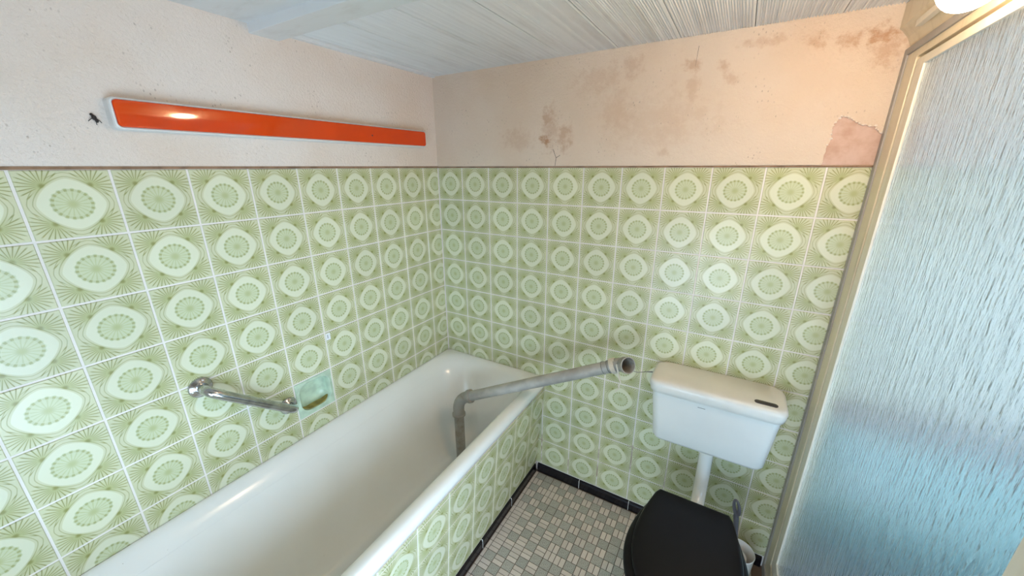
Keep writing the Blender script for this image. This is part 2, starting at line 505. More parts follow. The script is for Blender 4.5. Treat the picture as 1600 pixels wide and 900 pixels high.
window_3 = struct(boxes_obj('window_3', [(1.64, 1.68, S_['y0'], S_['y0'] + 0.03, S_['z0'], S_['z1']), (1.64, 1.68, S_['y1'] - 0.03, S_['y1'], S_['z0'], S_['z1']),
    (1.64, 1.68, S_['y0'] + 0.03, S_['y1'] - 0.03, S_['z0'], S_['z0'] + 0.03), (1.64, 1.68, S_['y0'] + 0.03, S_['y1'] - 0.03, S_['z1'] - 0.03, S_['z1'])], M['ceiling_white']), 'low white framed window beside the glazed door', 'window')
boxes_obj('window_pane', [(1.658, 1.662, S_['y0'] + 0.03, S_['y1'] - 0.03, S_['z0'] + 0.03, S_['z1'] - 0.03)], M['pane'], window_3)

# --- wall tiles, each one its own piece
G = 0.0046
TF = T - G
def tile_mesh(w0, h0, name='wall_tile', v_from_top=True):
    """tile w0 x h0 cut from a full one; pattern starts at the left edge, and at the top edge when cut in height"""
    b, d = 0.0014, 0.0021
    voff = TF - h0
    V_ = [(0, d, 0), (w0, d, 0), (w0, d, h0), (0, d, h0), (b, 0, b), (w0 - b, 0, b), (w0 - b, 0, h0 - b), (b, 0, h0 - b)]
    F = [(4, 5, 6, 7), (0, 1, 5, 4), (1, 2, 6, 5), (2, 3, 7, 6), (3, 0, 4, 7)]
    uv = [(x / TF, (z + voff) / TF) for x, y, z in V_]
    o = mesh_obj(name, V_, F, M['tile'], None, False, uv)
    me = o.data
    bpy.data.objects.remove(o)
    return me
tile_cache = {}
rng = random.Random(4)
def put_tile(parent, loc, rot, w0=TF, h0=TF):
    k = (round(w0, 4), round(h0, 4))
    if k not in tile_cache: tile_cache[k] = tile_mesh(*k)
    o = bpy.data.objects.new('wall_tile', tile_cache[k])
    COL.objects.link(o); o.parent = parent
    o.location = (loc[0], loc[1], loc[2])
    o.rotation_euler = (rot[0] + rng.uniform(-1, 1) * 0.0025, rot[1], rot[2] + rng.uniform(-1, 1) * 0.0025)
    return o
ZTOP = 1.55
# back wall: a nearly full first column, then whole tiles, a cut one at the door
OB = 0.1441
cols = [(0.003, OB - G / 2)] + [(OB + k * T + G / 2, OB + (k + 1) * T - G / 2) for k in range(9)] + [(OB + 9 * T + G / 2, 1.5945)]
for ci, (xa, xb) in enumerate(cols):
    for r in range(10):
        zb = ZTOP - (r + 1) * T + G / 2
        if xb < 0.56 and zb + TF < 0.53: continue          # behind the bathtub
        put_tile(wall_back, (xa, 0, zb), (0, 0, 0), xb - xa)
# left wall
OL = 0.1022
SOAP = (5, 4)     # row, column counted from the corner's first whole tile
for c in range(-1, 13):
    for r in range(7):
        zb = ZTOP - (r + 1) * T + G / 2
        if c == -1: y0, wd = -OL + G / 2, OL - 0.003 - G / 2
        else: y0, wd = -(OL + (c + 1) * T) + G / 2, TF
        if (r, c) == SOAP: continue
        put_tile(wall_left, (0, y0, zb), (0, 0, math.pi / 2), wd)
# brown bead above the tiles
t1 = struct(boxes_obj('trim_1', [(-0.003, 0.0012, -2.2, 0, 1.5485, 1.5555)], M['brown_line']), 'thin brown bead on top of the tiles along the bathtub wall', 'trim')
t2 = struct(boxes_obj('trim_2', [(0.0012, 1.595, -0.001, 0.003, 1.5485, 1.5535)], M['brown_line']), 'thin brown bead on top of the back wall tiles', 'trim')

# --- wallpaper sheets above the tiles (the back one is torn away beside the door)
def sheet(name, outline, thick, mat, parent, place):
    bm = bmesh.new()
    f = bm.faces.new([bm.verts.new(place(a, z, 0.0)) for a, z in outline])
    bmesh.ops.triangulate(bm, faces=[f])
    ret = bmesh.ops.extrude_face_region(bm, geom=list(bm.faces))
    dv = Vector(place(0, 0, thick)) - Vector(place(0, 0, 0))
    for v in [g for g in ret['geom'] if isinstance(g, bmesh.types.BMVert)]: v.co += dv
    bmesh.ops.recalc_face_normals(bm, faces=bm.faces)
    me = bpy.data.meshes.new(name); bm.to_mesh(me); bm.free(); me.materials.append(mat)
    o = bpy.data.objects.new(name, me); COL.objects.link(o); o.parent = parent
    return o
rt = random.Random(11)
key = [(1.4775, 1.5545), (1.482, 1.60), (1.486, 1.640), (1.485, 1.664), (1.498, 1.686), (1.515, 1.680), (1.535, 1.668), (1.552, 1.660), (1.575, 1.655), (1.588, 1.640), (1.605, 1.630)]
torn = []
for (a, b) in zip(key[:-1], key[1:]):
    for q in range(5):
        s_ = q / 5
        torn.append((a[0] + (b[0] - a[0]) * s_ + rt.uniform(-1, 1) * 0.0022, a[1] + (b[1] - a[1]) * s_ + rt.uniform(-1, 1) * 0.0022))
torn[0] = key[0]; torn.append((1.606, 1.630))
back_out = [(0.0, 1.5545)] + torn + [(1.606, CEIL + 0.012), (0.0, CEIL + 0.012)]
YF = 0.0022 - 0.0045
cv_, _e, cf_, *_r = delaunay_2d_cdt([Vector(q) for q in back_out], [], [list(range(len(back_out)))], 1, 1e-6)
Vq = [(q.x, YF, q.y) for q in cv_]
Fq = [tuple(f_) for f_ in cf_]
nb = len(Vq)
Vq += [(a, YF, z) for a, z in torn] + [(a, 0.0022, z) for a, z in torn]
Fq += [(nb + k, nb + k + 1, nb + len(torn) + k + 1, nb + len(torn) + k) for k in range(len(torn) - 1)]
mesh_obj('wallpaper', Vq, Fq, M['paper_back'], wall_back)
sheet('bare_plaster', [(1.45, 1.5545), (1.606, 1.5545), (1.606, 1.75), (1.45, 1.75)], 0.0012, M['bare'], wall_back, lambda a, z, d: (a, 0.0022 - d, z))
sheet('wallpaper', [(FRONT, 1.556), (-0.0024, 1.556), (-0.0024, CEIL + 0.012), (FRONT, CEIL + 0.012)], 0.0036, M['paper_left'], wall_left, lambda a, z, d: (-0.0022 + d, a, z))
# curled ragged paper edge
bm = bmesh.new()
for (a, z) in torn[6:-2:2]:
    r_ = rt.uniform(0.0018, 0.0038)
    rr = bmesh.ops.create_icosphere(bm, subdivisions=1, radius=r_)
    for v in rr['verts']:
        v.co = Vector((a + v.co.x * rt.uniform(0.9, 1.5), -0.0028 + v.co.y * 0.7, z + 0.001 + v.co.z))
me = bpy.data.meshes.new('torn_edge'); bm.to_mesh(me); bm.free(); me.materials.append(M['paper_left'])
o = bpy.data.objects.new('torn_edge', me); COL.objects.link(o); o.parent = wall_back
# cracks in the wallpaper
for pts in ([(0.612, 1.618), (0.626, 1.586), (0.622, 1.556)], [(0.626, 1.586), (0.643, 1.596)]):
    sweep('crack', [(a, -0.0024, z) for a, z in pts], 0.0008, M['crack'], wall_back, 5)
sweep('wallpaper_seam', [(1.103, -0.0024, 1.912), (1.101, -0.0024, 1.88), (1.0995, -0.0024, 1.855)], [0.0006, 0.0004, 0.0002], M['crack'], wall_back, 5)

# --- ceiling boards: striated, 20 cm wide, running away from the camera
def striated_board(x0, x1, y0, y1, seed):
    r_ = random.Random(seed); prof = [(x0 + 0.0012, CEIL + 0.012)]
    x = x0 + 0.0012; up = False
    prof.append((x, CEIL + 0.001))
    x += 0.004
    prof.append((x, CEIL))
    while x < x1 - 0.012:
        step = r_.uniform(0.0050, 0.0078)
        dp = r_.uniform(0.0024, 0.0050)
        prof += [(x + step * 0.3, CEIL + dp), (x + step * 0.6, CEIL + dp), (x + step, CEIL + r_.uniform(0, 0.0003))]
        x += step
    prof += [(x1 - 0.0012, CEIL + 0.001), (x1 - 0.0012, CEIL + 0.012)]
    n = len(prof)
    V_ = [(a, y0, z) for a, z in prof] + [(a, y1, z) for a, z in prof]
    F = [(i, i + 1, n + i + 1, n + i) for i in range(n - 1)] + [tuple(range(n)), tuple(range(n, 2 * n))[::-1]]
    return mesh_obj('ceiling_board', V_, F, M['ceiling'], ceiling)
bx = 0.048
edges = [-0.001] + [bx + 0.2 * k for k in range(8)] + [1.62]
for k in range(len(edges) - 1):
    striated_board(edges[k], edges[k + 1], -0.69, 0.001, k)
edges2 = [-0.001, 0.40, 0.80, 1.20, 1.62]
for k in range(4):
    boxes_obj('ceiling_panel', [(edges2[k] + 0.001, edges2[k + 1] - 0.001, FRONT, -0.765, CEIL + 0.003, CEIL + 0.012)], M['ceiling_white'], ceiling, 0.001)
beam = boxes_obj('cover_batten', [(-0.002, 1.60, -0.775, -0.690, CEIL - 0.022, CEIL + 0.012)], M['ceiling_white'], ceiling, 0.0025)
boxes_obj('edge_bead', [(0.0005, 0.018, -0.69, -0.002, CEIL - 0.004, CEIL + 0.004)], M['ceiling_white'], ceiling, 0.001)

# ------------------------------------------------------------------ bath apron (leans outwards) and skirting
TILT = math.atan(0.083)
AP_X, AP_Z = 0.566, 0.05
apron = struct(boxes_obj('wall_apron', [(-1.70, 0.0, 0.0022, 0.03, -0.05, 0.468)], M['grout']), 'green tiled side panel under the bathtub rim', 'bath panel')
apron.location = (AP_X, 0, AP_Z)
apron.rotation_euler = (TILT, 0, math.pi / 2)
ycols = [(-0.1305, 0.0)] + [(-0.1305 - (k + 1) * T, -0.1305 - k * T) for k in range(10)]
for (ya, yb) in ycols:
    for r in range(4):
        h0 = TF if r < 3 else 0.030
        o = put_tile(apron, (ya + G / 2, 0, r * T + G / 2), (0, 0, 0), yb - ya - G, TF if r < 3 else 0.016)
bb = struct(empty('baseboard_back', (0, 0, 0)), 'black glazed skirting along the back wall', 'skirting')
def skirt_piece(parent, a0, a1, place, name='skirting_tile'):
    prof = [(0.002, 0.0), (-0.009, 0.0), (-0.009, 0.036), (-0.006, 0.045), (-0.001, 0.0475), (0.002, 0.0475)]
    V_ = [place(a0, d, z) for d, z in prof] + [place(a1, d, z) for d, z in prof]
    n = len(prof)
    F = [(i, (i + 1) % n, n + (i + 1) % n, n + i) for i in range(n)] + [tuple(range(n)), tuple(range(n, 2 * n))[::-1]]
    return mesh_obj(name, V_, F, M['black'], parent)
for a, b in ((0.577, 0.8095), (0.8115, 1.0555), (1.0575, 1.3015), (1.3035, 1.5475), (1.5495, 1.588)):
    skirt_piece(bb, a, b, lambda q, d, z: (q, d, z))
boxes_obj('joint', [(0.8095, 0.8115, -0.0096, 0.001, 0, 0.0478), (1.0555, 1.0575, -0.0096, 0.001, 0, 0.0478), (1.3015, 1.3035, -0.0096, 0.001, 0, 0.0478), (1.5475, 1.5495, -0.0085, 0.001, 0, 0.0478)], M['joint'], bb)
bl = struct(empty('baseboard_left', (0, 0, 0)), 'black glazed skirting under the bath panel', 'skirting')
jj = [-0.012, -0.270, -0.512, -0.757, -1.002, -1.247, -1.492, -1.70]
for a, b in zip(jj[:-1], jj[1:]):
    skirt_piece(bl, a - 0.001, b + 0.001, lambda q, d, z: (AP_X - d - 0.004, q, z))
boxes_obj('joint', [(AP_X - 0.004, AP_X + 0.0056, j - 0.001, j + 0.001, 0, 0.0478) for j in jj[1:-1]], M['joint'], bl)

# ------------------------------------------------------------------ mosaic floor
PX, PY, FG = 0.0440, 0.0407, 0.0022
rf = random.Random(7)
pieces = []
def cell_ok(x, y): return True
X0 = 0.590
nx, ny = 23, 34
for i in range(-1, nx):
    for j in range(ny):
        y1 = -0.0125 - j * PY; y0 = y1 - PY
        if i == -1:
            pieces.append((0.5735, X0, y0, y1, 'pale')); continue
        x0 = X0 + i * PX; x1 = x0 + PX
        if x1 > 1.592: continue
        grey = (i + j) % 2 == 0
        if rf.random() < 0.07: grey = not grey
        if grey: pieces.append((x0, x1, y0, y1, 'grey'))
        else:
            vert = (y1 > -0.25) or (x0 > 0.80 and y1 > -0.40)
            if vert:
                xm = (x0 + x1) / 2
                pieces += [(x0, xm, y0, y1, 'pale'), (xm, x1, y0, y1, 'pale')]
            else:
                ym = (y0 + y1) / 2
                pieces += [(x0, x1, y0, ym, 'pale'), (x0, x1, ym, y1, 'pale')]
def mosaic_geo(w0, h0):
    b = 0.0006
    return ([(0, 0, -0.0015), (w0, 0, -0.0015), (w0, h0, -0.0015), (0, h0, -0.0015), (b, b, 0), (w0 - b, b, 0), (w0 - b, h0 - b, 0), (b, h0 - b, 0)],
            [(4, 5, 6, 7), (0, 1, 5, 4), (1, 2, 6, 5), (2, 3, 7, 6), (3, 0, 4, 7)])
def seen(q):
    cx_, cy_ = (q[0] + q[1]) / 2, (q[2] + q[3]) / 2
    return cx_ < 1.16 and cy_ > -0.72 and not (cx_ > 1.10 and cy_ < -0.30)
order = sorted(range(len(pieces)), key=lambda k: (not seen(pieces[k]), (pieces[k][0] - CAM_POS.x) ** 2 + (pieces[k][2] - CAM_POS.y) ** 2))
mos_cache = {}
rest = {'grey': ([], []), 'pale': ([], [])}
for rank, k in enumerate(order):
    x0, x1, y0, y1, kind = pieces[k]
    w0, h0 = round(x1 - x0 - FG, 4), round(y1 - y0 - FG, 4)
    Vg, Fg = mosaic_geo(w0, h0)
    lx, ly = x0 + FG / 2, y0 + FG / 2
    if rank < 300:
        kk = (w0, h0, kind)
        if kk not in mos_cache:
            tmp = mesh_obj('mosaic_tile', Vg, Fg, M['mos_' + kind]); mos_cache[kk] = tmp.data; bpy.data.objects.remove(tmp)
        o = bpy.data.objects.new('mosaic_tile', mos_cache[kk]); COL.objects.link(o); o.parent = floor
        o.location = (lx, ly, rf.uniform(-0.0002, 0.0003))
    else:
        RV, RF_ = rest[kind]; n = len(RV)
        RV += [(a + lx, b + ly, c) for a, b, c in Vg]; RF_ += [tuple(n + q for q in f) for f in Fg]
for kind in rest:
    o = mesh_obj('mosaic_field', rest[kind][0], rest[kind][1], M['mos_' + kind], floor); o['kind'] = 'stuff'

# ------------------------------------------------------------------ glazed door on the right
DX = 1.598
door_1 = struct(empty('door_1', (0, 0, 0)), 'cream framed glazed door with obscured wavy glass', 'door')
Z0, Z1 = 0.20, 1.775          # glass opening
YA, YB = -0.155, -0.935
def frame_ring(name, o_, i_, xf, xb, mat, parent=None):
    """rectangular frame, o_/i_ = outer/inner (y_far, y_near, z0, z1)"""
    out = []
    for (p, nm) in (((o_[0], i_[0], o_[2], o_[3]), 'stile'), ((i_[1], o_[1], o_[2], o_[3]), 'stile')):
        out.append(boxes_obj(name + '_stile', [(xf, xb, min(p[0], p[1]), max(p[0], p[1]), p[2], p[3])], mat, parent or door_1, 0.0015))
    for p in ((i_[0], i_[1], o_[2], i_[2]), (i_[0], i_[1], i_[3], o_[3])):
        out.append(boxes_obj(name + '_rail', [(xf, xb, min(p[0], p[1]), max(p[0], p[1]), p[2], p[3])], mat, parent or door_1, 0.0015))
    return out
frame_ring('casing', (-0.002, -1.02, 0.0, 1.835), (-0.026, -1.005, 0.045, 1.818), DX - 0.004, 1.66, M['greytrim'])
frame_ring('frame', (-0.026, -1.005, 0.045, 1.818), (-0.094, -0.975, 0.125, 1.800), DX, 1.655, M['cream'])
frame_ring('groove', (-0.094, -0.975, 0.125, 1.800), (-0.106, -0.967, 0.140, 1.793), DX + 0.020, 1.65, M['cream'])
frame_ring('glazing', (-0.106, -0.967, 0.140, 1.793), (YA, YB, Z0, Z1), DX + 0.001, 1.645, M['cream2'])
boxes_obj('glass_pane', [(1.6035, 1.6085, YB - 0.004, YA + 0.004, Z0 - 0.004, Z1 + 0.004)], M['rain_glass'], door_1)
# stepped boards between door and ceiling
prof = [(1.625, 1.836), (1.606, 1.836), (1.600, 1.845), (1.592, 1.862), (1.578, 1.880), (1.572, 1.884), (1.572, CEIL - 0.001), (1.625, CEIL - 0.001)]
n = len(prof)
V_ = [(x, DOOR_NEAR, z) for x, z in prof] + [(x, -0.003, z) for x, z in prof]
F = [(i, (i + 1) % n, n + (i + 1) % n, n + i) for i in range(n)] + [tuple(range(n)), tuple(range(n, 2 * n))[::-1]]
trim_3 = struct(mesh_obj('trim_3', V_, F, M['cream']), 'stepped cream boards above the glazed door', 'boards')
boxes_obj('cable_cover', [(1.572, 1.584, -0.46, -0.13, 1.856, 1.870)], M['cream2'], trim_3, 0.002)

# ------------------------------------------------------------------ hall seen through the obscured glass
HX = 2.75
HY0, HY1 = -1.03, 0.25
H = HALLWIN
wall_hall = struct(boxes_obj('wall_hall', [(1.70, HX, HY1, HY1 + 0.08, -0.06, 2.02), (HX, HX + 0.08, HY0, HY1 + 0.08, -0.06, 2.02),
    (1.62, 1.70, 0.0822, HY1 + 0.08, -0.06, 2.02),
    (1.70, H['x0'], HY0 - 0.08, HY0, -0.06, 2.02), (H['x1'], HX + 0.08, HY0 - 0.08, HY0, -0.06, 2.02), (H['x0'], H['x1'], HY0 - 0.08, HY0, -0.06, H['z0']), (H['x0'], H['x1'], HY0 - 0.08, HY0, H['z1'], 2.02)],
    M['hall_wall']), 'pale walls of the space behind the glazed door', 'wall')
boxes_obj('aqua_panel', [(1.70, HX, HY1 - 0.02, HY1, 0.14, 0.63)], M['hall_cyan'], wall_hall)
boxes_obj('ledge', [(1.70, HX, HY1 - 0.08, HY1, 0.63, 0.68)], M['hall_mauve'], wall_hall)
boxes_obj('teal_skirting', [(1.70, HX, HY1 - 0.03, HY1, -0.01, 0.14)], M['hall_teal'], wall_hall)
boxes_obj('aqua_side_panel', [(HX - 0.02, HX, HY0, HY1 - 0.08, 0.10, 0.66)], M['hall_cyan'], wall_hall)
struct(boxes_obj('floor_hall', [(1.70, HX + 0.08, HY0 - 0.08, HY1 + 0.08, -0.06, -0.01)], M['hall_floor']), 'grey floor behind the glazed door', 'floor')
struct(boxes_obj('ceiling_hall', [(1.70, HX + 0.08, HY0 - 0.08, HY1 + 0.08, 2.02, 2.08)], M['hall_wall']), 'pale ceiling behind the glazed door', 'ceiling')
window_2 = struct(boxes_obj('window_2', [(H['x0'], H['x0'] + 0.03, HY0 - 0.06, HY0 - 0.02, H['z0'], H['z1']), (H['x1'] - 0.03, H['x1'], HY0 - 0.06, HY0 - 0.02, H['z0'], H['z1']),
    (H['x0'] + 0.03, H['x1'] - 0.03, HY0 - 0.06, HY0 - 0.02, H['z0'], H['z0'] + 0.03), (H['x0'] + 0.03, H['x1'] - 0.03, HY0 - 0.06, HY0 - 0.02, H['z1'] - 0.03, H['z1'])], M['ceiling_white']), 'window behind the glazed door', 'window')
boxes_obj('window_pane', [(H['x0'] + 0.03, H['x1'] - 0.03, HY0 - 0.042, HY0 - 0.038, H['z0'] + 0.03, H['z1'] - 0.03)], M['pane'], window_2)

# ------------------------------------------------------------------ bathtub
tub = empty('bathtub', (0.30, -0.83, 0.0), 'long white enamel bathtub with rounded rim beside the tiled wall', 'bathtub')
rings = []
K = 10
def tr(x0, x1, y0, y1, r, z): rings.append([(x, y, z) for x, y in rrect(x0, x1, y0, y1, r, K)])
tr(0.060, 0.585, -1.66, -0.05, 0.01, 0.522)
tr(0.020, 0.600, -1.665, -0.02, 0.012, 0.522)
tr(0.004, 0.609, -1.668, -0.003, 0.012, 0.532)
tr(0.0025, 0.612, -1.670, -0.003, 0.014, 0.548)
tr(0.0025, 0.610, -1.670, -0.003, 0.016, 0.562)
tr(0.0025, 0.603, -1.668, -0.003, 0.018, 0.572)
tr(0.0025, 0.592, -1.664, -0.003, 0.020, 0.577)
tr(0.006, 0.576, -1.640, -0.008, 0.130, 0.5772)
tr(0.014, 0.566, -1.632, -0.016, 0.137, 0.5740)
tr(0.026, 0.558, -1.620, -0.027, 0.145, 0.565)
tr(0.042, 0.551, -1.605, -0.040, 0.150, 0.548)
tr(0.064, 0.543, -1.580, -0.055, 0.155, 0.515)
tr(0.092, 0.533, -1.540, -0.072, 0.160, 0.455)
tr(0.116, 0.522, -1.495, -0.090, 0.160, 0.380)
tr(0.136, 0.510, -1.445, -0.105, 0.160, 0.300)
tr(0.154, 0.496, -1.390, -0.120, 0.158, 0.225)
tr(0.172, 0.478, -1.340, -0.138, 0.150, 0.172)
tr(0.190, 0.454, -1.295, -0.160, 0.135, 0.141)
tr(0.212, 0.424, -1.250, -0.192, 0.108, 0.126)
tr(0.245, 0.382, -1.200, -0.245, 0.065, 0.119)
basin = loft('basin', rings, M['enamel'], tub, False, True, 60)
basin.location = -tub.location
o = lathe('drain', [(0.0, 0.1195), (0.030, 0.1195), (0.034, 0.1185), (0.034, 0.110)], M['chrome'], tub, 24, 'z', (0.276, -0.27, 0)); o.location = -tub.location
# underside carrier hidden behind the apron
for fy in (-0.50, -1.25):
    o = boxes_obj('foot', [(0.20, 0.40, fy, fy + 0.08, 0.0, 0.1175)], M['white_plastic'], tub); o.location = -tub.location

# ------------------------------------------------------------------ drain pipe standing in the tub
C = Vector((0.276, -0.27, 0.499)); E_ = Vector((0.981, -0.19, 0.840))
dirv = (E_ - C).normalized()
pipe = empty('drain_pipe', (0.276, -0.27, 0.12), 'grey plastic drain pipe rising from the bathtub and tied near the cistern', 'pipe')
off = -Vector(pipe.location)
R = 0.0235
pl = sweep('upright_pipe', [(C.x, C.y, 0.121), (C.x, C.y, 0.30), (C.x, C.y, 0.46)], R, M['pvc'], pipe, 24); pl.location = off
s1 = sweep('socket_ring', [(C.x, C.y, 0.405), (C.x, C.y, 0.409), (C.x, C.y, 0.418), (C.x, C.y, 0.423)], [R + 0.001, R + 0.0085, R + 0.0085, R + 0.002], M['pvc'], pl, 24)
ctrl = bez(C + Vector((0, 0, -0.055)), C, C + dirv * 0.06, 10)
el = sweep('elbow', [C + Vector((0, 0, -0.08))] + ctrl + [C + dirv * 0.075], R + 0.003, M['pvc'], pipe, 24); el.location = off
a0 = C + dirv * 0.062
sr_ = sweep('socket_ring', [a0, a0 + dirv * 0.004, a0 + dirv * 0.018, a0 + dirv * 0.021], [R + 0.003, R + 0.0085, R + 0.0085, R + 0.002], M['pvc'], pipe, 24); sr_.location = off
o = sweep('sloping_pipe', [C + dirv * 0.07, C + dirv * 0.4, E_ + dirv * 0.01], R, M['pvc_light'], pipe, 24, False); o.location = off
# end fitting bends towards the room
d2 = (dirv + Vector((0.15, -1.0, 0.12))).normalized()
e0 = E_ - dirv * 0.004; e1 = E_ + dirv * 0.022
bend = bez(e0, e1, e1 + d2 * 0.016, 6)
tip = bend[-1] + d2 * 0.028
fr_ = [R + 0.002] * len(bend) + [R + 0.006, R + 0.0065, R + 0.0075, R + 0.0075]
pth = bend + [bend[-1] + d2 * 0.004, bend[-1] + d2 * 0.020, bend[-1] + d2 * 0.022, tip]
outer = sweep('end_socket', pth, fr_, M['pvc'], pipe, 28, False); outer.location = off
inner = sweep('mouth_lining', [tip + d2 * 0.0005, tip - d2 * 0.004, tip - d2 * 0.03], [R + 0.0035, R + 0.002, R + 0.001], M['pvc'], pipe, 28, False); inner.location = off
# lip joining inside and outside of the mouth
def ring_at(c_, d_, r, n=28):
    nn = d_.orthogonal().normalized(); bb_ = d_.cross(nn)
    return [tuple(c_ + (nn * math.cos(2 * math.pi * j / n) + bb_ * math.sin(2 * math.pi * j / n)) * r) for j in range(n)]
o = loft('mouth_lip', [ring_at(tip - d2 * 0.001, d2, R + 0.0075), ring_at(tip + d2 * 0.001, d2, R + 0.0068), ring_at(tip + d2 * 0.001, d2, R + 0.0042), ring_at(tip - d2 * 0.002, d2, R + 0.0032)], M['pvc_light'], pipe, False, False); o.location = off
# string and wire
st = empty('string', tuple(E_), 'knotted white string wound around the end of the drain pipe', 'string')
so = -Vector(st.location)
def coil(c_, d_, r, turns, pitch, rad, mat, name, parent):
    nn = d_.orthogonal().normalized(); bb_ = d_.cross(nn); pts = []
    N = int(turns * 20)
    for i in range(N + 1):
        a_ = 2 * math.pi * turns * i / N
        pts.append(c_ + d_ * (pitch * turns * (i / N - 0.5)) + (nn * math.cos(a_) + bb_ * math.sin(a_)) * r)
    return sweep(name, pts, rad, mat, parent, 6)
o = coil(E_ - dirv * 0.008, dirv, R + 0.0042, 4.2, 0.0046, 0.0022, M['string'], 'winding', st); o.location = so
kx = E_ + Vector((0.022, -0.036, -0.010))
o = sweep('hanging_end', [kx + Vector((-0.012, 0.006, 0.032)), kx + Vector((-0.004, 0, 0.010)), kx + Vector((0.004, 0, -0.020)), kx + Vector((0.010, 0, -0.036)), kx + Vector((0.004, 0, -0.05)), kx + Vector((0.007, 0, -0.06)), kx + Vector((-0.006, 0, -0.078))],
          [0.0028, 0.0034, 0.003, 0.0022, 0.0034, 0.002, 0.0016], M['string'], st, 8); o.location = so
wr = empty('tie_wire', tuple(E_ - dirv * 0.04), 'thin dull wire looped round the pipe and hooked to the cistern', 'wire')
wo = -Vector(wr.location)
o = coil(E_ - dirv * 0.048, dirv, R + 0.0014, 1.1, 0.006, 0.0009, M['wire'], 'loop', wr); o.location = wo
o = coil(E_ - dirv * 0.026, dirv, R + 0.0014, 1.1, 0.006, 0.0011, M['wire'], 'loop', wr); o.location = wo
o = sweep('twisted_tail', [tip + Vector((-0.02, 0.05, -0.045)), (1.06, -0.17, 0.823), (1.085, -0.14, 0.818), (1.104, -0.125, 0.815)], [0.0011, 0.0013, 0.0016, 0.003], M['wire'], wr, 7); o.location = wo

# ------------------------------------------------------------------ cistern
cis = empty('toilet_cistern', (1.315, 0, 0.56), 'white plastic toilet cistern hung on the tiled back wall', 'cistern')
co = -Vector(cis.location)
def cring(x0, x1, y0, r, z, y1=-0.003, k=8):
    return [(x, y, z) for x, y in rrect(x0, x1, y0, y1, r, k)]
body = [cring(1.150, 1.480, -0.125, 0.02, 0.541), cring(1.138, 1.494, -0.138, 0.028, 0.545), cring(1.131, 1.501, -0.146, 0.030, 0.558), cring(1.126, 1.506, -0.150, 0.03, 0.62), cring(1.112, 1.518, -0.160, 0.03, 0.762), cring(1.112, 1.518, -0.160, 0.03, 0.775)]
o = loft('tank', body, M['cistern'], cis, True, True, 50); o.location = co
lidr = [cring(1.110, 1.520, -0.162, 0.03, 0.758), cring(1.106, 1.524, -0.166, 0.032, 0.760), cring(1.103, 1.527, -0.169, 0.034, 0.772), cring(1.101, 1.529, -0.170, 0.034, 0.790),
        cring(1.103, 1.527, -0.168, 0.034, 0.800), cring(1.108, 1.522, -0.162, 0.033, 0.8065), cring(1.118, 1.512, -0.152, 0.03, 0.8095), cring(1.14, 1.49, -0.13, 0.02, 0.8105)]
o = loft('tank_lid', lidr, M['cistern_lid'], cis, True, True, 60); o.location = co
bt = [[(x, y, z) for x, y in rrect(1.432 - g, 1.498 + g, -0.147 - g, -0.127 + g, 0.02, 6)] for z, g in ((0.807, 0.0), (0.8118, 0.0), (0.8130, -0.0015))]
o = loft('flush_button', bt, M['button'], cis, True, True, 50); o.location = co
o = boxes_obj('scratch', [(1.272, 1.296, -0.1602, -0.1592, 0.7405, 0.7415)], M['button'], cis); o.location = co
o = sweep('outlet_nut', [(1.325, -0.08, 0.515), (1.325, -0.08, 0.519), (1.325, -0.08, 0.540), (1.325, -0.08, 0.544)], [0.027, 0.034, 0.034, 0.03], M['cistern_lid'], cis, 24); o.location = co
fp = sweep('flush_pipe', [(1.327, -0.08, 0.545), (1.328, -0.08, 0.42)] + bez((1.328, -0.08, 0.36), (1.328, -0.085, 0.285), (1.325, -0.19, 0.285), 8) + [(1.325, -0.204, 0.285)], 0.0245, M['ceramic'], cis)
fp.location = co

# ------------------------------------------------------------------ toilet
TX = 1.310
toi = empty('toilet', (TX, -0.45, 0), 'white floor standing toilet with closed black seat and lid', 'toilet')
to = -Vector(toi.location)
def egg(hw, yb, yf, z, n=64, back=0.62):
    """toilet outline: straight back edge of relative width `back`, swelling to hw, round front"""
    L = yb - yf; ym = yb - L * 0.50
    half = []
    m = n // 2
    for j in range(m + 1):
        q = j / m
        if q < 0.16: half.append((hw * back * 0.97 * q / 0.16, yb))
        elif q < 0.52:
            k = (q - 0.16) / 0.36
            half.append((hw * (back + (1 - back) * math.sin(k * math.pi / 2)), yb - 0.004 - (yb - 0.004 - ym) * k))
        else:
            k = (q - 0.52) / 0.48 * math.pi / 2
            half.append((hw * math.cos(k) ** 0.92 if k < math.pi / 2 - 1e-6 else 0.0, ym - (ym - yf) * math.sin(k)))
    pts = [(TX + x, y, z) for x, y in half] + [(TX - x, y, z) for x, y in half[-2:0:-1]]
    return pts
bowl = [egg(0.105, -0.20, -0.52, 0.0, back=0.9), egg(0.110, -0.20, -0.525, 0.02, back=0.9), egg(0.100, -0.205, -0.515, 0.05, back=0.9), egg(0.095, -0.21, -0.52, 0.14, back=0.9), egg(0.115, -0.225, -0.57, 0.23, back=0.85),
        egg(0.150, -0.250, -0.655, 0.31, back=0.7), egg(0.162, -0.278, -0.69, 0.36, back=0.62), egg(0.162, -0.280, -0.69, 0.385, back=0.62), egg(0.155, -0.285, -0.685, 0.392, back=0.6)]
o = loft('bowl', bowl, M['ceramic'], toi, True, True, 50); o.location = to
seat = [egg(0.166, -0.277, -0.705, 0.394, back=0.70), egg(0.173, -0.273, -0.711, 0.398, back=0.70), egg(0.174, -0.272, -0.712, 0.406, back=0.70), egg(0.170, -0.273, -0.708, 0.414, back=0.70), egg(0.160, -0.277, -0.700, 0.417, back=0.70)]
o = loft('seat', seat, M['lid_black'], toi, True, True, 50); o.location = to
